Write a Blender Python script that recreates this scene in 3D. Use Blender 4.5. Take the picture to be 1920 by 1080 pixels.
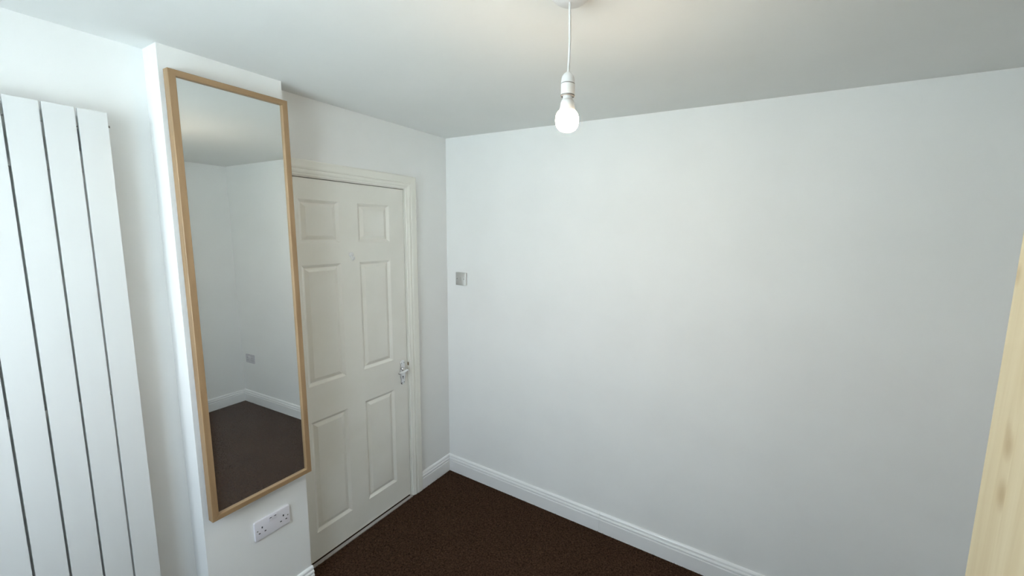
import bpy, bmesh, math, random
import numpy as np
from mathutils import Vector, Matrix

for o in list(bpy.data.objects):
    bpy.data.objects.remove(o, do_unlink=True)
scene = bpy.context.scene
COL = scene.collection
random.seed(7)

# ------------------------------------------------------------------ camera
W, D, H = 2.980, 2.60, 2.363          # room: x 0..W, y 0..-D, z 0..H
yaw, pitch, roll, FPX = 0.4995, 0.1261, 0.0224, 733.04
fw = Vector((-math.sin(yaw)*math.cos(pitch), math.cos(yaw)*math.cos(pitch), -math.sin(pitch)))
rt = Vector((math.cos(yaw), math.sin(yaw), 0)); up = rt.cross(fw)
r2 = rt*math.cos(roll)+up*math.sin(roll); u2 = up*math.cos(roll)-rt*math.sin(roll)
cd = bpy.data.cameras.new('camera'); cam = bpy.data.objects.new('camera', cd); COL.objects.link(cam)
m = Matrix.Identity(4)
for i in range(3):
    m[i][0] = r2[i]; m[i][1] = u2[i]; m[i][2] = -fw[i]
m.translation = Vector((1.967, -2.0109, 1.7723))
cam.matrix_world = m
cd.sensor_width = 36; cd.lens = FPX/1920*36
cd.shift_x = -83.73/1920; cd.shift_y = -15.34/1920
cd.clip_start = 0.02
scene.camera = cam

# ------------------------------------------------------------------ light
scene.view_settings.view_transform = 'Standard'
scene.view_settings.look = 'None'
scene.view_settings.gamma = 1
scene.view_settings.use_curve_mapping = False
scene.view_settings.exposure = 1.5
WINX0, WINX1, WINZ0, WINZ1 = 0.30, 1.50, 1.05, 2.20
SKY, SUN, BULB = 3.75, 25.5, 84.0
world = bpy.data.worlds.new('overcast_sky'); scene.world = world; world.use_nodes = True
nt = world.node_tree; nt.nodes.clear()
out = nt.nodes.new('ShaderNodeOutputWorld'); bg = nt.nodes.new('ShaderNodeBackground')
tc = nt.nodes.new('ShaderNodeTexCoord'); sp = nt.nodes.new('ShaderNodeSeparateXYZ')
rp = nt.nodes.new('ShaderNodeValToRGB')
rp.color_ramp.elements[0].color = (0.85, 0.95, 1.0, 1); rp.color_ramp.elements[1].color = (0.62, 0.80, 1.0, 1)
nt.links.new(tc.outputs['Generated'], sp.inputs[0]); nt.links.new(sp.outputs['Z'], rp.inputs[0])
nt.links.new(rp.outputs[0], bg.inputs[0]); bg.inputs[1].default_value = SKY
nt.links.new(bg.outputs[0], out.inputs[0])
sl = bpy.data.lights.new('sun', 'SUN'); sl.energy = SUN; sl.angle = math.radians(2); sl.color = (.86, 0.97, 1.0)
so = bpy.data.objects.new('sun', sl); COL.objects.link(so)
so.rotation_euler = Vector((0.15, -0.6, -0.8)).to_track_quat('-Z', 'Y').to_euler()   # shines from behind the house
pl = bpy.data.lights.new('window_portal', 'AREA'); pl.shape = 'RECTANGLE'
pl.size = WINX1-WINX0; pl.size_y = WINZ1-WINZ0; pl.cycles.is_portal = True
po = bpy.data.objects.new('window_portal', pl); COL.objects.link(po)
po.location = ((WINX0+WINX1)/2, -D-0.175, (WINZ0+WINZ1)/2); po.rotation_euler = (math.pi/2, 0, 0)

# ------------------------------------------------------------------ materials
def mat(name, col, rough=0.6, metal=0.0, spec=0.5):
    m = bpy.data.materials.new(name); m.use_nodes = True
    b = m.node_tree.nodes['Principled BSDF']
    b.inputs['Base Color'].default_value = (*col, 1); b.inputs['Roughness'].default_value = rough
    b.inputs['Metallic'].default_value = metal; b.inputs['Specular IOR Level'].default_value = spec
    return m
def nodes(m): return m.node_tree.nodes, m.node_tree.links, m.node_tree.nodes['Principled BSDF']
def bump(m, scale, strength, dist=0.002, detail=4, stretch=(1, 1, 1)):
    n, l, b = nodes(m)
    t = n.new('ShaderNodeTexCoord'); mp = n.new('ShaderNodeMapping'); mp.inputs['Scale'].default_value = stretch
    nz = n.new('ShaderNodeTexNoise'); nz.inputs['Scale'].default_value = scale; nz.inputs['Detail'].default_value = detail
    bp = n.new('ShaderNodeBump'); bp.inputs['Strength'].default_value = strength; bp.inputs['Distance'].default_value = dist
    l.new(t.outputs['Object'], mp.inputs[0]); l.new(mp.outputs[0], nz.inputs['Vector'])
    l.new(nz.outputs['Fac'], bp.inputs['Height']); l.new(bp.outputs[0], b.inputs['Normal'])
    return nz
def mottle(m, c1, c2, scale, detail=5, stretch=(1, 1, 1), lo=0.35, hi=0.65, coord='Object'):
    n, l, b = nodes(m)
    t = n.new('ShaderNodeTexCoord'); mp = n.new('ShaderNodeMapping'); mp.inputs['Scale'].default_value = stretch
    nz = n.new('ShaderNodeTexNoise'); nz.inputs['Scale'].default_value = scale; nz.inputs['Detail'].default_value = detail
    r = n.new('ShaderNodeValToRGB')
    r.color_ramp.elements[0].position = lo; r.color_ramp.elements[0].color = (*c1, 1)
    r.color_ramp.elements[1].position = hi; r.color_ramp.elements[1].color = (*c2, 1)
    l.new(t.outputs[coord], mp.inputs[0]); l.new(mp.outputs[0], nz.inputs['Vector'])
    l.new(nz.outputs['Fac'], r.inputs[0]); l.new(r.outputs[0], b.inputs['Base Color'])
    return r

M_WALL = mat('matt_white_paint', (.82, .83, .82), .75, spec=.3)
mottle(M_WALL, (.855, .86, .85), (.885, .89, .88), 2.5); bump(M_WALL, 14, .12, .004, 6)
M_CEIL = mat('ceiling_white_paint', (.83, .835, .82), .85, spec=.2)
mottle(M_CEIL, (.81, .82, .805), (.84, .845, .83), 2.0); bump(M_CEIL, 9, .10, .004, 5)
M_GLOSS = mat('white_gloss_paint', (.88, .88, .88), .3); bump(M_GLOSS, 30, .05, .001)
M_DOOR = mat('off_white_door_paint', (.80, .79, .745), .4)
mottle(M_DOOR, (.82, .805, .745), (.85, .835, .78), 6); bump(M_DOOR, 60, .06, .0006, 3, (1, 1, .15))
M_ARCH = mat('cream_gloss_paint', (.85, .84, .78), .35)
M_RAD = mat('white_radiator_enamel', (.74, .755, .755), .32)
M_RADBACK = mat('radiator_back_enamel', (.42, .44, .46), .5)
M_PLASTIC = mat('white_plastic', (.80, .80, .80), .3)
M_SOCKET = mat('white_socket_plastic', (.80, .78, .83), .3)
M_DARK = mat('dark_slot', (.015, .015, .018), .6)
M_GREY = mat('grey_band', (.25, .24, .23), .5)
M_STEEL = mat('brushed_steel', (.62, .62, .61), .38, 1.0)
M_CHROME = mat('satin_chrome', (.78, .78, .79), .22, 1.0)
M_RUST = mat('rusty_brass', (.20, .13, .06), .6, .4)
M_THRESH = mat('threshold_strip', (.55, .51, .48), .4, .3)
M_MIRROR = mat('mirror_silver', (.86, .885, .875), .0, 1.0)
nn, ll, bb_ = nodes(M_MIRROR)           # thin film of dust on the glass
df = nn.new('ShaderNodeBsdfDiffuse'); df.inputs[0].default_value = (.8, .8, .8, 1)
mxs = nn.new('ShaderNodeMixShader'); mxs.inputs[0].default_value = .045
ll.new(bb_.outputs[0], mxs.inputs[1]); ll.new(df.outputs[0], mxs.inputs[2]); ll.new(mxs.outputs[0], nn['Material Output'].inputs[0])
M_SILVER = mat('grey_socket_plastic', (.58, .57, .61), .4)
M_BLACK = mat('mirror_backing', (.10, .08, .06), .7)
M_GROUND = mat('pale_paving', (.42, .435, .425), .9)
M_UPVC = mat('white_upvc', (.82, .83, .84), .3)

def wood(name, c1, c2, c3, axis, rough=.45):
    m = mat(name, c1, rough); n, l, b = nodes(m)
    st = [7, 7, 7]; st[axis] = .45
    t = n.new('ShaderNodeTexCoord'); mp = n.new('ShaderNodeMapping'); mp.inputs['Scale'].default_value = st
    nz = n.new('ShaderNodeTexNoise'); nz.inputs['Scale'].default_value = 5; nz.inputs['Detail'].default_value = 8
    nz.inputs['Distortion'].default_value = .6
    r = n.new('ShaderNodeValToRGB'); e = r.color_ramp.elements
    e[0].position = .3; e[0].color = (*c3, 1); e[1].position = .72; e[1].color = (*c2, 1)
    k = e.new(.5); k.color = (*c1, 1)
    l.new(t.outputs['Object'], mp.inputs[0]); l.new(mp.outputs[0], nz.inputs['Vector']); l.new(nz.outputs['Fac'], r.inputs[0])
    bp = n.new('ShaderNodeBump'); bp.inputs['Strength'].default_value = .08; bp.inputs['Distance'].default_value = .001
    l.new(nz.outputs['Fac'], bp.inputs['Height']); l.new(bp.outputs[0], b.inputs['Normal'])
    l.new(r.outputs[0], b.inputs['Base Color'])
    return m, r
M_OAKV, _ = wood('oak_frame_vertical', (.345, .220, .115), (.395, .260, .142), (.285, .175, .086), 2)
M_OAKH, _ = wood('oak_frame_horizontal', (.345, .220, .115), (.395, .260, .142), (.285, .175, .086), 1)
M_PINE, pr = wood('pale_pine', (.70, .59, .385), (.75, .645, .44), (.635, .515, .315), 2)
# brown knots in the pine
n, l, b = nodes(M_PINE)
t = n.new('ShaderNodeTexCoord')
KNOTS = [(-.0566, 1.468, .016, .62), (-.062, 1.392, .017, .70), (-.050, 1.490, .010, .35), (-.0035, 1.72, .012, .5), (-.055, .70, .015, .6)]
last = pr.outputs[0]
for (ky, kz, rad_, stg) in KNOTS:
    mp = n.new('ShaderNodeMapping'); mp.inputs['Location'].default_value = (0, -ky*1.0, -kz*.55); mp.inputs['Scale'].default_value = (1, 1, .55)
    ln = n.new('ShaderNodeVectorMath'); ln.operation = 'LENGTH'
    l.new(t.outputs['Object'], mp.inputs[0]); l.new(mp.outputs[0], ln.inputs[0])
    rk = n.new('ShaderNodeValToRGB'); e = rk.color_ramp.elements
    e[0].position = rad_*.25; e[0].color = (stg, stg, stg, 1); e[1].position = rad_; e[1].color = (0, 0, 0, 1)
    mx = n.new('ShaderNodeMixRGB'); mx.inputs[2].default_value = (.43, .29, .13, 1)
    l.new(ln.outputs['Value'], rk.inputs[0]); l.new(rk.outputs[0], mx.inputs[0]); l.new(last, mx.inputs[1]); last = mx.outputs[0]
l.new(last, b.inputs['Base Color'])

M_CARPET = mat('brown_carpet', (.040, .022, .014), .95, spec=.1)
mottle(M_CARPET, (.030, .014, .008), (.080, .042, .024), 110, 3)
bump(M_CARPET, 260, .6, .004, 2)
M_PILE = mat('brown_carpet_pile', (.045, .026, .017), .9, spec=.1)
mottle(M_PILE, (.020, .009, .005), (.150, .082, .050), 95, 4, lo=.39, hi=.64)

M_BULB = bpy.data.materials.new('lit_bulb'); M_BULB.use_nodes = True
n = M_BULB.node_tree.nodes; n.clear()
em = n.new('ShaderNodeEmission'); em.inputs[0].default_value = (1, .78, .54, 1); em.inputs[1].default_value = BULB
oo = n.new('ShaderNodeOutputMaterial'); lb = M_BULB.node_tree.links; lb.new(em.outputs[0], oo.inputs[0])
ge = n.new('ShaderNodeNewGeometry'); sx_ = n.new('ShaderNodeSeparateXYZ'); mr = n.new('ShaderNodeMapRange')    # LED lamps throw most light out of the lower half
mr.inputs['From Min'].default_value = -.35; mr.inputs['From Max'].default_value = .75
mr.inputs['To Min'].default_value = BULB; mr.inputs['To Max'].default_value = BULB*.12
lb.new(ge.outputs['Normal'], sx_.inputs[0]); lb.new(sx_.outputs['Z'], mr.inputs['Value']); lb.new(mr.outputs[0], em.inputs[1])
M_GLASS = bpy.data.materials.new('window_glass'); M_GLASS.use_nodes = True
n = M_GLASS.node_tree.nodes; n.clear(); l = M_GLASS.node_tree.links
tr = n.new('ShaderNodeBsdfTransparent'); gl = n.new('ShaderNodeBsdfGlossy'); gl.inputs['Roughness'].default_value = .0
ms = n.new('ShaderNodeMixShader'); ms.inputs[0].default_value = .06; oo = n.new('ShaderNodeOutputMaterial')
l.new(tr.outputs[0], ms.inputs[1]); l.new(gl.outputs[0], ms.inputs[2]); l.new(ms.outputs[0], oo.inputs[0])

# ------------------------------------------------------------------ helpers
def link(o, parent=None, structure=False):
    COL.objects.link(o)
    if parent is not None: o.parent = parent
    if structure: o['kind'] = 'structure'
    return o
def tag(o, label=None, cat=None, group=None, kind=None):
    if label: o['label'] = label
    if cat: o['category'] = cat
    if group: o['group'] = group
    if kind: o['kind'] = kind
    return o
def empty(name, loc, label=None, cat=None, kind=None):
    o = bpy.data.objects.new(name, None); o.empty_display_size = .05; o.location = loc
    COL.objects.link(o); return tag(o, label, cat, None, kind)
def mk(name, bm, material, parent=None, loc=(0, 0, 0), smooth=False, bev=0, seg=2):
    if bev:
        es = [e for e in bm.edges if len(e.link_faces) == 2 and e.calc_face_angle(0) > .6]
        bmesh.ops.bevel(bm, geom=es, offset=bev, segments=seg, affect='EDGES', profile=.5)
    bmesh.ops.recalc_face_normals(bm, faces=bm.faces)
    me = bpy.data.meshes.new(name); bm.to_mesh(me); bm.free()
    me.materials.append(material)
    if smooth:
        for f in me.polygons: f.use_smooth = True
        me.set_sharp_from_angle(angle=math.radians(38))
    o = bpy.data.objects.new(name, me); o.location = loc
    return link(o, parent)
def box(bm, a, b):
    x0, y0, z0 = (min(a[i], b[i]) for i in range(3)); x1, y1, z1 = (max(a[i], b[i]) for i in range(3))
    v = [bm.verts.new(p) for p in ((x0, y0, z0), (x1, y0, z0), (x1, y1, z0), (x0, y1, z0), (x0, y0, z1), (x1, y0, z1), (x1, y1, z1), (x0, y1, z1))]
    for f in ((3, 2, 1, 0), (4, 5, 6, 7), (0, 1, 5, 4), (1, 2, 6, 5), (2, 3, 7, 6), (3, 0, 4, 7)): bm.faces.new([v[i] for i in f])
    return bm
def boxes(*bs):
    bm = bmesh.new()
    for a, b in bs: box(bm, a, b)
    return bm
def loft(bm, rings, closed=True, cap=True):
    """join rings of points into one surface"""
    vr = [[bm.verts.new(p) for p in r] for r in rings]; k = len(vr[0])
    for a, b in zip(vr[:-1], vr[1:]):
        for i in range(k if closed else k-1):
            j = (i+1) % k; bm.faces.new((a[i], a[j], b[j], b[i]))
    if cap: bm.faces.new(vr[0][::-1]); bm.faces.new(vr[-1])
    return bm
def lathe(prof, n=32, c=(0, 0, 0), axis='z', cap=True):
    """prof: list of (radius, height)"""
    bm = bmesh.new(); rings = []
    for r, h in prof:
        r = max(r, 1e-5); ring = []
        for i in range(n):
            a = 2*math.pi*i/n; p = (r*math.cos(a), r*math.sin(a), h)
            if axis == 'x': p = (h, p[0], p[1])
            if axis == 'y': p = (p[0], h, p[1])
            ring.append((p[0]+c[0], p[1]+c[1], p[2]+c[2]))
        rings.append(ring)
    return loft(bm, rings, True, cap)
def tube(pts, rad, n=12, bm=None):
    bm = bm or bmesh.new(); pts = [Vector(p) for p in pts]; rings = []
    rads = rad if isinstance(rad, (list, tuple)) else [rad]*len(pts)
    ref = None
    for i, p in enumerate(pts):
        d = (pts[min(i+1, len(pts)-1)]-pts[max(i-1, 0)]).normalized()
        if ref is None: ref = d.orthogonal().normalized()
        ref = (ref-d*ref.dot(d)).normalized(); s = d.cross(ref)
        rings.append([p+ref*rads[i]*math.cos(2*math.pi*k/n)+s*rads[i]*math.sin(2*math.pi*k/n) for k in range(n)])
    return loft(bm, rings)
def profile_run(fa, fb, prof):
    """solid between two end mappings of a 2-D profile (mitred ends come from the mappings)"""
    bm = bmesh.new(); return loft(bm, [[fa(*p) for p in prof], [fb(*p) for p in prof]])
def rrect(w, h, r, k=5):
    pts = []
    for cx, cy, a0 in ((w/2-r, h/2-r, 0), (-w/2+r, h/2-r, 90), (-w/2+r, -h/2+r, 180), (w/2-r, -h/2+r, 270)):
        for i in range(k+1):
            a = math.radians(a0+90*i/k); pts.append((cx+r*math.cos(a), cy+r*math.sin(a)))
    return pts

# ------------------------------------------------------------------ setting
T = .14
TF = .16                               # outer wall with the window
floor = mk('floor', boxes(((-T, T, -.12), (W+T, -D-TF, 0))), M_CARPET)
tag(floor, 'dark brown carpeted floor of the small room', 'floor', kind='structure')
ceil = mk('ceiling', boxes(((-T, T, H), (W+T, -D-TF, H+.12))), M_CEIL)
tag(ceil, 'white painted ceiling with the bare bulb hanging from it', 'ceiling', kind='structure')
DY0, DY1, DZ = -.353, -1.070, 1.997          # door opening
wl = mk('wall_left', boxes(((-T, T, 0), (0, DY0, H)), ((-T, DY0, DZ), (0, DY1, H)), ((-T, DY1, 0), (0, -D-TF, H)),
        ((-T, DY0, 0), (-.07, DY1, DZ))), M_WALL)
tag(wl, 'white painted wall that holds the door and the radiator', 'wall', kind='structure')
wb = mk('wall_back', boxes(((0, 0, 0), (W, T, H))), M_WALL)
tag(wb, 'large bare white wall to the right of the door', 'wall', kind='structure')
wr = mk('wall_right', boxes(((W, T, 0), (W+T, -D-TF, H))), M_WALL)
tag(wr, 'white wall opposite the mirror, seen in its reflection', 'wall', kind='structure')
wf = mk('wall_front', boxes(((0, -D, 0), (WINX0, -D-TF, H)), ((WINX1, -D, 0), (W, -D-TF, H)),
        ((WINX0, -D, 0), (WINX1, -D-TF, WINZ0)), ((WINX0, -D, WINZ1), (WINX1, -D-TF, H))), M_WALL)
tag(wf, 'white wall with the window, behind the camera', 'wall', kind='structure')
PX, PY0, PY1 = .118, -1.062, -1.443
wp = mk('wall_pier', boxes(((0, PY0, 0), (PX, PY1, H))), M_WALL, bev=.004)
tag(wp, 'narrow white wall pier behind the long mirror', 'wall', kind='structure')

# carpet pile: short fibres over the whole floor, one countless object
rng = np.random.default_rng(3)
N = 210000
px = rng.uniform(.002, W-.02, N); py = -rng.uniform(.02, D-.01, N)
keep = ~((px < PX+.002) & (py < PY0) & (py > PY1)); px, py = px[keep], py[keep]; N = len(px)
an = rng.uniform(0, 2*np.pi, N); hw = rng.uniform(.0011, .0022, N); hh = rng.uniform(.003, .009, N)
lean = rng.uniform(-.006, .006, (N, 2))
V = np.zeros((N, 3, 3), np.float32)
V[:, 0, 0] = px-np.cos(an)*hw; V[:, 0, 1] = py-np.sin(an)*hw
V[:, 1, 0] = px+np.cos(an)*hw; V[:, 1, 1] = py+np.sin(an)*hw
V[:, 2, 0] = px+lean[:, 0]; V[:, 2, 1] = py+lean[:, 1]; V[:, 2, 2] = hh
V[:, :2, 2] = -.001
me = bpy.data.meshes.new('carpet_pile'); me.vertices.add(N*3); me.vertices.foreach_set('co', V.ravel())
me.loops.add(N*3); me.loops.foreach_set('vertex_index', np.arange(N*3, dtype=np.int32))
me.polygons.add(N); me.polygons.foreach_set('loop_start', np.arange(0, N*3, 3, dtype=np.int32))
me.update(); me.validate(); me.materials.append(M_PILE)
pile = bpy.data.objects.new('carpet_pile', me); link(pile, floor); pile['kind'] = 'stuff'

# baseboards: torus profile, (out from wall, height)
BP = [(0, -.005), (.018, -.005), (.018, .0765), (.0172, .0785), (.0130, .0795), (.0130, .0840), (.0165, .0855), (.0168, .0930), (.0140, .0985), (.0100, .1000), (.0100, .1030), (.0122, .1050), (.0112, .1120), (.0070, .1175), (0, .120)]
def base_x(name, x0, x1, yw, s, m0=0, m1=0, parent=None):      # runs along x on wall y = yw, s = -1 faces -y
    return mk(name, profile_run(lambda o, h: (x0+m0*o, yw+s*o, h), lambda o, h: (x1+m1*o, yw+s*o, h), BP), M_GLOSS, parent)
def base_y(name, y0, y1, xw, s, m0=0, m1=0, parent=None):
    return mk(name, profile_run(lambda o, h: (xw+s*o, y0+m0*o, h), lambda o, h: (xw+s*o, y1+m1*o, h), BP), M_GLOSS, parent)
bb = empty('baseboard_back', (0, 0, 0), 'long white moulded skirting board along the bare wall', 'baseboard', 'structure')
base_x('board', 0, 1.2005, 0, -1, 1, 0, bb); base_x('board', 1.2018, W, 0, -1, 0, -1, bb)
tag(base_y('baseboard_left', 0, -.2755, 0, 1, -1, 0), 'short white skirting board between door frame and corner', 'baseboard', kind='structure')
tag(base_y('baseboard_pier', PY0+.004, PY1, PX, 1), 'short white skirting board under the double socket', 'baseboard', kind='structure')
tag(base_y('baseboard_right', 0, -D, W, -1, -1, 0), 'white skirting board on the wall opposite the mirror', 'baseboard', kind='structure')
tag(base_y('baseboard_radiator', PY1, -D, 0, 1), 'white skirting board below the tall radiator', 'baseboard', kind='structure')
tag(base_x('baseboard_front', .018, W-.018, -D, 1), 'white skirting board below the window', 'baseboard', kind='structure')

# door casing: (across from opening, out from wall)
CP = [(0, 0), (0, .009), (.004, .0115), (.010, .0115), (.013, .014), (.020, .0165), (.0265, .0165), (.028, .0135), (.031, .0135), (.033, .017), (.040, .019), (.068, .0195), (.073, .017), (.075, .010), (.075, 0)]
IY, IZ = DY0+.006, DZ+.004
tr1 = empty('trim_1', (0, DY0, 0), 'cream painted moulded architrave around the door', 'door frame', 'structure')
def wloc(x, y, z): return (x, y-DY0, z)
mk('side_casing', profile_run(lambda a, o: wloc(o, IY+a, -.003), lambda a, o: wloc(o, IY+a, IZ+a), CP), M_ARCH, tr1)
mk('head_casing', profile_run(lambda a, o: wloc(o, IY+a, IZ+a), lambda a, o: wloc(o, PY0+.001, IZ+a), CP), M_ARCH, tr1)
mk('side_lining', boxes((wloc(-.068, DY0+.004, 0), wloc(.0008, DY0-.0005, DZ+.004))), M_ARCH, tr1)
mk('head_lining', boxes((wloc(-.068, DY0-.0005, DZ+.004), wloc(.0008, DY1+.002, DZ-.0005))), M_ARCH, tr1)
tag(mk('strike_plate', boxes((wloc(-.004, DY0+.002, .900), wloc(.0030, DY0-.001, .921))), M_RUST, tr1, bev=.0008), 'rusty brown strike plate')
tag(mk('trim_2', boxes(((-.0035, DY0-.001, -.002), (.016, -1.0605, .0065))), M_THRESH, bev=.002), 'thin pale metal threshold strip under the door', 'threshold strip', kind='structure')

# ------------------------------------------------------------------ door
door = empty('door_1', (0, -.356, .016), 'off-white six-panel door beside the long mirror', 'door', 'structure')
def dl(x, y, z): return (x, y+.356, z-.016)
dx0, dx1 = -.044, -.004
ya, yb, za, zb = -.357, -1.0665, .016, 1.993
YC = [(-.459, -.657), (-.761, -.960)]
ZC = [(.166, .775), (.963, 1.576), (1.684, 1.893)]
bm = bmesh.new()
for a, b in ((ya, YC[0][0]), (YC[0][1], YC[1][0]), (YC[1][1], yb)): box(bm, dl(dx0, a, za), dl(dx1, b, zb))
for a, b in YC:
    for c, d in ((za, ZC[0][0]), (ZC[0][1], ZC[1][0]), (ZC[1][1], ZC[2][0]), (ZC[2][1], zb)):
        box(bm, dl(dx0, a, c), dl(dx1, b, d))
slab = mk('door_frame', bm, M_DOOR, door)
for a, b in YC:                                # moulded panels: step down, bevel up to a raised field
    for c, d in ZC:
        bm = bmesh.new(); rings = []
        for ins, dep in ((0, .040), (0, 0), (.002, .0012), (.013, .0098), (.0150, .0108), (.0170, .0105), (.034, .0030), (.0365, .0028)):
            rings.append([dl(dx1-dep, y, z) for y, z in ((a-ins, c+ins), (b+ins, c+ins), (b+ins, d-ins), (a-ins, d-ins))])
        loft(bm, rings); mk('panel', bm, M_DOOR, door)
# coat hook
hk = mk('coat_hook', lathe([(.0, 0), (.0135, 0), (.0135, .003), (.011, .005), (0, .006)], 20, dl(dx1, -.704, 1.618), 'x', False), M_PLASTIC, door, smooth=True)
hp = [dl(dx1+.003, -.705, 1.615), dl(dx1+.010, -.707, 1.606), dl(dx1+.018, -.709, 1.597), dl(dx1+.027, -.711, 1.594), dl(dx1+.035, -.712, 1.599), dl(dx1+.038, -.7125, 1.609)]
mk('hook_arm', tube(hp, [.0055, .0052, .005, .005, .005, .0045], 10), M_PLASTIC, hk, smooth=True)
# lever handle on a long plate
hy, hz = -.396, .866
bm = bmesh.new(); base = []
for i in range(48):
    a = 2*math.pi*i/48; ca, sa = math.cos(a), math.sin(a)
    z = .078*math.copysign(abs(sa)**.75, sa); wd = .0205*abs(ca)**.55
    wd *= 1-.20*math.exp(-((abs(z)-.044)/.013)**2)
    base.append((math.copysign(wd, ca), z))
loft(bm, [[dl(dx1+e, hy+y*s, hz+z*s) for y, z in base] for e, s in ((0, 1), (.003, 1), (.0055, .95), (.006, .90))])
plate = tag(mk('handle_plate', bm, M_CHROME, door, smooth=True), 'chrome lever handle plate with keyhole')
lz = hz+.022
mk('boss', lathe([(.011, 0), (.011, .005), (.0085, .008), (.0075, .034), (.008, .042), (.005, .046), (0, .0465)], 20, dl(dx1+.005, hy+.002, lz), 'x', False), M_CHROME, plate, smooth=True)
lev = [dl(dx1+.040, hy+.006, lz+.001), dl(dx1+.043, hy-.008, lz-.001), dl(dx1+.044, hy-.024, lz-.004), dl(dx1+.043, hy-.040, lz-.006), dl(dx1+.042, hy-.054, lz-.005), dl(dx1+.041, hy-.062, lz-.004)]
mk('lever', tube(lev, [.006, .0078, .007, .0062, .007, .0045], 14), M_CHROME, plate, smooth=True)
bm = lathe([(.0, 0), (.0042, 0), (.0042, .0008), (0, .0008)], 16, dl(dx1+.0058, hy, hz-.027), 'x', False)
box(bm, dl(dx1+.0058, hy-.0018, hz-.042), dl(dx1+.0066, hy+.0018, hz-.028)); mk('keyhole', bm, M_DARK, plate)
for sy, sz in ((.010, .062), (-.010, .062), (.008, -.064), (-.008, -.064)):
    mk('screw', lathe([(.0, 0), (.0032, 0), (.0032, .0008), (.002, .0014), (0, .0015)], 12, dl(dx1+.0056, hy+sy, hz+sz), 'x', False), M_GREY, plate, smooth=True)

# ------------------------------------------------------------------ radiator
RX = .080
rad = empty('radiator', (0, -1.564, 0), 'tall white flat-panel vertical radiator at the left of the mirror', 'radiator')
pitch_y, gap, RZ0, RZ1 = .0672, .0056, .315, 2.110
for k in range(8):
    y1 = -k*pitch_y; y0 = y1-(pitch_y-gap)
    o = mk('radiator_panel', boxes(((RX-.011, y0, RZ0), (RX, y1, RZ1))), M_RAD, rad, bev=.0025, smooth=True)
yl = -7*pitch_y-.055
for z, h in ((2.072, .030), (1.928, .018), (1.180, .026), (.36, .036)):
    mk('cross_tube', boxes(((RX-.038, yl, z-h/2), (RX-.0112, -.006, z+h/2))), M_RAD, rad, bev=.003)
for y, z in ((-.055, 2.02), (yl+.05, 2.02), (-.055, .43), (yl+.05, .43)):
    mk('wall_bracket', boxes(((0, y-.012, z-.03), (RX-.012, y+.012, z+.03))), M_RADBACK, rad, bev=.002)
mk('air_vent', lathe([(.0, 0), (.006, 0), (.006, .010), (.0035, .011), (.0035, .016), (0, .016)], 14, (RX-.026, -.007, 2.072), 'y', False), M_GREY, rad, smooth=True)

# ------------------------------------------------------------------ mirror
n_ = Vector((.99965, .0249, .0088)).normalized(); r_ = Vector((-.0249, .99969, 0)); u_ = n_.cross(r_).normalized(); r_ = u_.cross(n_)
MW, MH, MF, MDp = .374, 1.651, .0205, .033
mir = empty('wall_mirror', (0, 0, 0), 'tall narrow wall mirror in a light oak frame on the pier', 'mirror')
mm = Matrix.Identity(4)
for i in range(3): mm[i][0] = r_[i]; mm[i][1] = u_[i]; mm[i][2] = n_[i]
mm.translation = Vector((.1635, -1.246, 1.455)); mir.matrix_world = mm
FP = [(0, -MDp), (0, -.0015), (.0015, 0), (MF-.001, 0), (MF, -.001), (MF, -.014), (MF, -MDp)]     # (in from the outer edge, out of the front)
def corner(sx, sy): return lambda a, o: (sx*(MW/2-a), sy*(MH/2-a), o)
for a, b, mt in (((-1, 1), (1, 1), 'h'), ((1, 1), (1, -1), 'v'), ((1, -1), (-1, -1), 'h'), ((-1, -1), (-1, 1), 'v')):
    o = mk('frame_rail' if mt == 'h' else 'frame_stile', profile_run(corner(*a), corner(*b), FP), M_OAKV, mir)
    mo = bpy.data.materials.get('mirror_wood_'+mt)
    if mo is None:
        mo, rr_ = wood('mirror_wood_'+mt, (.345, .220, .115), (.395, .260, .142), (.285, .175, .086), 0 if mt == 'h' else 1)
    o.data.materials[0] = mo
mk('glass', boxes(((-MW/2+MF-.001, -MH/2+MF-.001, -.015), (MW/2-MF+.001, MH/2-MF+.001, -.0105))), M_MIRROR, mir)
mk('backing_board', boxes(((-MW/2+MF, -MH/2+MF, -.030), (MW/2-MF, MH/2-MF, -.0155))), M_BLACK, mir)

# ------------------------------------------------------------------ pendant lamp
LX, LY = 1.477, -1.076
lamp = empty('pendant_lamp', (LX, LY, H), 'bare lit bulb on a white cord hanging from the ceiling rose', 'lamp')
mk('ceiling_rose', lathe([(.049, 0), (.049, -.006), (.047, -.014), (.040, -.020), (.014, -.022), (.006, -.025), (0, -.025)], 40, cap=False), M_PLASTIC, lamp, smooth=True)
zt = 2.169-H
mk('cord', tube([(0, 0, -.022), (.0006, 0, -.07), (.0022, 0, -.11), (.0016, 0, -.15), (0, 0, zt-.002)], .0032, 10), M_PLASTIC, lamp, smooth=True)
hold = mk('lamp_holder', lathe([(0, zt+.003), (.006, zt+.003), (.0105, zt-.001), (.0150, zt-.007), (.0170, zt-.016), (.0178, zt-.0240), (.0165, zt-.0244), (.0165, zt-.0262), (.0180, zt-.0266), (.0180, zt-.048), (.0175, zt-.052), (.0150, zt-.0525), (0, zt-.0525)], 32, cap=False), M_PLASTIC, lamp, smooth=True)
mk('seam_ring', lathe([(.0162, zt-.0236), (.0174, zt-.0240), (.0174, zt-.0264), (.0162, zt-.0268)], 32, cap=False), M_GREY, hold, smooth=True)
mk('bayonet_ring', lathe([(.0150, zt-.051), (.0178, zt-.0520), (.0178, zt-.0555), (.0150, zt-.056)], 32, cap=False), M_GREY, hold, smooth=True)
zb_ = zt-.0525
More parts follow.
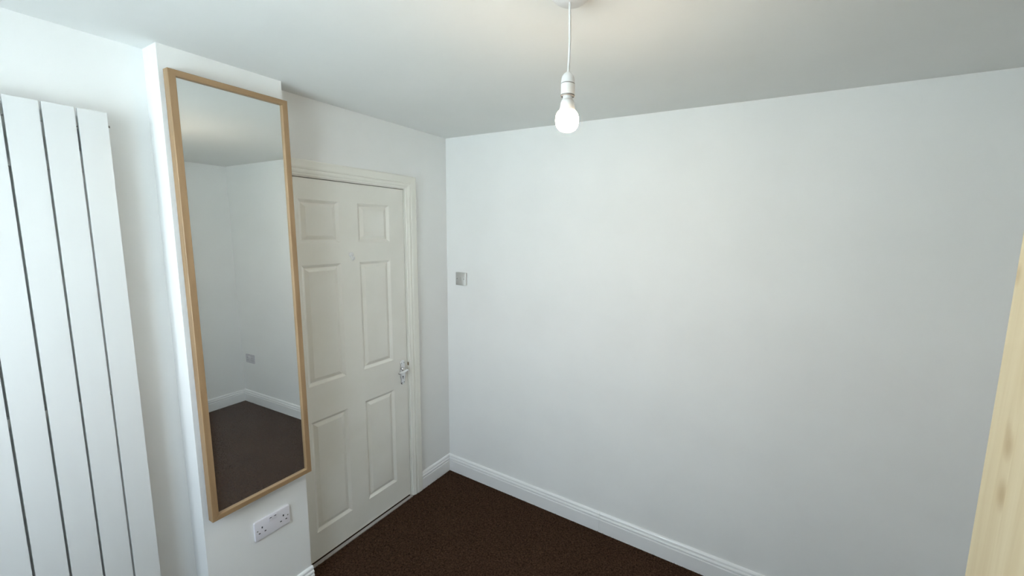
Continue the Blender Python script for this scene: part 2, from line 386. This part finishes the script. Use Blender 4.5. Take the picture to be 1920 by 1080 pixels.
mk('bulb_cap', lathe([(.0125, zb_), (.0125, zb_-.010), (.0150, zb_-.012), (.0175, zb_-.018), (.0190, zb_-.030), (.021, zb_-.038), (0, zb_-.038)], 32, cap=False), M_PLASTIC, lamp, smooth=True)
prof = []
RB = .0300; zc = zb_-.038-.0235
for i in range(25):                       # slightly squared LED globe
    a = math.radians(62-152*i/24); ca, sa = max(math.cos(a), 0), math.sin(a)
    prof.append((RB*ca**.80, zc+RB*.98*math.copysign(abs(sa)**.86, sa)))
tag(mk('bulb_globe', lathe([(.0185, zb_-.038)]+prof, 36, cap=False), M_BULB, lamp, smooth=True), 'glowing warm white globe')

# ------------------------------------------------------------------ light switch on the bare wall
sw = empty('light_switch', (.140, 0, 1.4315), 'square brushed metal light switch on the bare wall near the door', 'switch')
def face_y(name, w, h, r, steps, material, parent, cx=0, cz=0, smooth=True):
    bm = bmesh.new(); loft(bm, [[(cx+x*s, -d, cz+z*s) for x, z in rrect(w, h, r)] for d, s in steps])
    return mk(name, bm, material, parent, smooth=smooth)
face_y('back_box', .083, .085, .005, ((0, 1), (.014, 1), (.016, .98)), M_PLASTIC, sw)
face_y('face_plate', .086, .088, .004, ((.016, 1), (.0195, 1), (.0205, .97)), M_STEEL, sw)
rk_ = face_y('rocker', .012, .024, .001, ((.0200, 1), (.0240, .95)), M_STEEL, sw)
for x in (-.030, .030):
    mk('screw', lathe([(0, -.0200), (.0035, -.0200), (.0035, -.0212), (0, -.0216)], 14, (x, 0, 0), 'y', False), M_GREY, sw, smooth=True)

# ------------------------------------------------------------------ sockets
def face_x(name, w, h, r, steps, material, parent, cy=0, cz=0, sx=1, smooth=True):
    bm = bmesh.new(); loft(bm, [[(d, cy+y*s, cz+z*s) for y, z in rrect(w, h, r)] for d, s in steps])
    return mk(name, bm, material, parent, smooth=smooth)
sk = empty('double_socket', (PX, -1.2135, .4565), 'white double power socket on the pier below the mirror', 'socket')
face_x('face_plate', .140, .088, .005, ((0, 1), (.0065, 1), (.0085, .985), (.0090, .97)), M_SOCKET, sk)
for sg in (-1, 1):
    cy = sg*.042
    mk('earth_slot', boxes(((.0086, cy-.0023, .004), (.0094, cy+.0023, .0125))), M_DARK, sk)
    for q in (-.011, .011):
        mk('pin_slot', boxes(((.0086, cy+q-.0032, -.0165), (.0094, cy+q+.0032, -.0120))), M_DARK, sk)
    mk('screw', lathe([(0, 0), (.0028, 0), (.0028, .0006), (0, .0008)], 12, (.0088, sg*.060, .0), 'x', False), M_GREY, sk, smooth=True)
    rk_ = face_x('switch_rocker', .0125, .021, .0012, ((.0085, 1), (.0115, .94)), M_SOCKET, sk, sg*.0090, .026)
    mk('switch_mark', boxes(((.0113, sg*.0090-.0034, .0310), (.0119, sg*.0090+.0034, .0342))), M_DARK, rk_)
s2 = empty('wall_socket', (2.828, 0, .462), 'small grey socket low on the bare wall, seen only in the mirror', 'socket')
face_y('face_plate', .146, .088, .005, ((0, 1), (.0065, 1), (.0090, .97)), M_SILVER, s2)
for sg in (-1, 1):
    cx = sg*.040
    mk('earth_slot', boxes(((cx-.0023, -.0095, .004), (cx+.0023, -.0086, .0125))), M_DARK, s2)
    for q in (-.011, .011):
        mk('pin_slot', boxes(((cx+q-.0032, -.0095, -.0165), (cx+q+.0032, -.0086, -.0120))), M_DARK, s2)
    face_y('switch_rocker', .011, .020, .001, ((.0085, 1), (.0115, .94)), M_PLASTIC, s2, sg*.011, .024)

# ------------------------------------------------------------------ wardrobe at the right edge
WX0, WX1, WY1, WY0, WZ = 2.300, 2.950, -1.147, -2.100, 1.98
wd = empty('wardrobe', (WX0, WY1, 0), 'tall pale pine wardrobe at the right edge of the photo', 'wardrobe')
dw, dd = WY0-WY1, WX1-WX0
mk('side_panel', boxes(((.022, -.020, .0), (dd, -.001, WZ-.02))), M_PINE, wd)
mk('side_panel', boxes(((.022, dw+.001, .0), (dd, dw+.020, WZ-.02))), M_PINE, wd)
mk('back_panel', boxes(((dd-.008, dw+.021, .05), (dd, -.021, WZ-.02))), M_PINE, wd)
mk('top_panel', boxes(((0, dw, WZ-.02), (dd, 0, WZ))), M_PINE, wd, bev=.003)
mk('base_panel', boxes(((.022, dw+.021, .06), (dd-.009, -.021, .08))), M_PINE, wd)
mk('frame_stile', boxes(((0, -.092, 0), (.022, 0, WZ-.0205))), M_PINE, wd, bev=.0025)
mk('frame_stile', boxes(((0, dw, 0), (.022, dw+.092, WZ-.0205))), M_PINE, wd, bev=.0025)
mk('top_rail', boxes(((.001, dw+.0925, WZ-.10), (.022, -.0925, WZ-.0205))), M_PINE, wd)
mk('plinth_rail', boxes(((.001, dw+.0925, 0), (.022, -.0925, .085))), M_PINE, wd)
mid = dw/2
for a, b, kn in ((-.0945, mid+.0015, mid+.035), (mid-.0015, dw+.0945, mid-.035)):
    d_ = mk('wardrobe_door', boxes(((-.010, b, .088), (.016, a, WZ-.103))), M_PINE, wd, bev=.008, seg=3, smooth=True)
    mk('knob', lathe([(.006, 0), (.006, -.010), (.015, -.018), (.017, -.025), (.012, -.031), (0, -.033)], 24, (-.010, kn, 1.02), 'x', False), M_PINE, d_, smooth=True)

# ------------------------------------------------------------------ window behind the camera
win = empty('window_1', ((WINX0+WINX1)/2, -D, WINZ0), 'white two-light window behind the camera', 'window', 'structure')
ox, oz = (WINX0+WINX1)/2, WINZ0
def wn(x, y, z): return (x-ox, y, z-oz)
y0, y1 = -.055, -.115
f = .05
bm = boxes((wn(WINX0, y0, WINZ0), wn(WINX0+f, y1, WINZ1)), (wn(WINX1-f, y0, WINZ0), wn(WINX1, y1, WINZ1)),
           (wn(WINX0+f, y0, WINZ0), wn(WINX1-f, y1, WINZ0+f)), (wn(WINX0+f, y0, WINZ1-f), wn(WINX1-f, y1, WINZ1)),
           (wn(ox-.025, y0, WINZ0+f), wn(ox+.025, y1, WINZ1-f)))
mk('window_frame', bm, M_UPVC, win)
for a, b in ((WINX0+f, ox-.025), (ox+.025, WINX1-f)):
    mk('pane', boxes((wn(a, -.084, WINZ0+f), wn(b, -.086, WINZ1-f))), M_GLASS, win)
mk('window_sill', boxes((wn(WINX0-.03, .03, WINZ0-.025), wn(WINX1+.03, -.0, WINZ0-.001))), M_GLOSS, win, bev=.004)
gr = mk('ground', boxes(((-25, -40, -.45), (25, -D-TF-.01, -.35))), M_GROUND)
tag(gr, 'pale paved ground outside the window', 'ground', kind='structure')
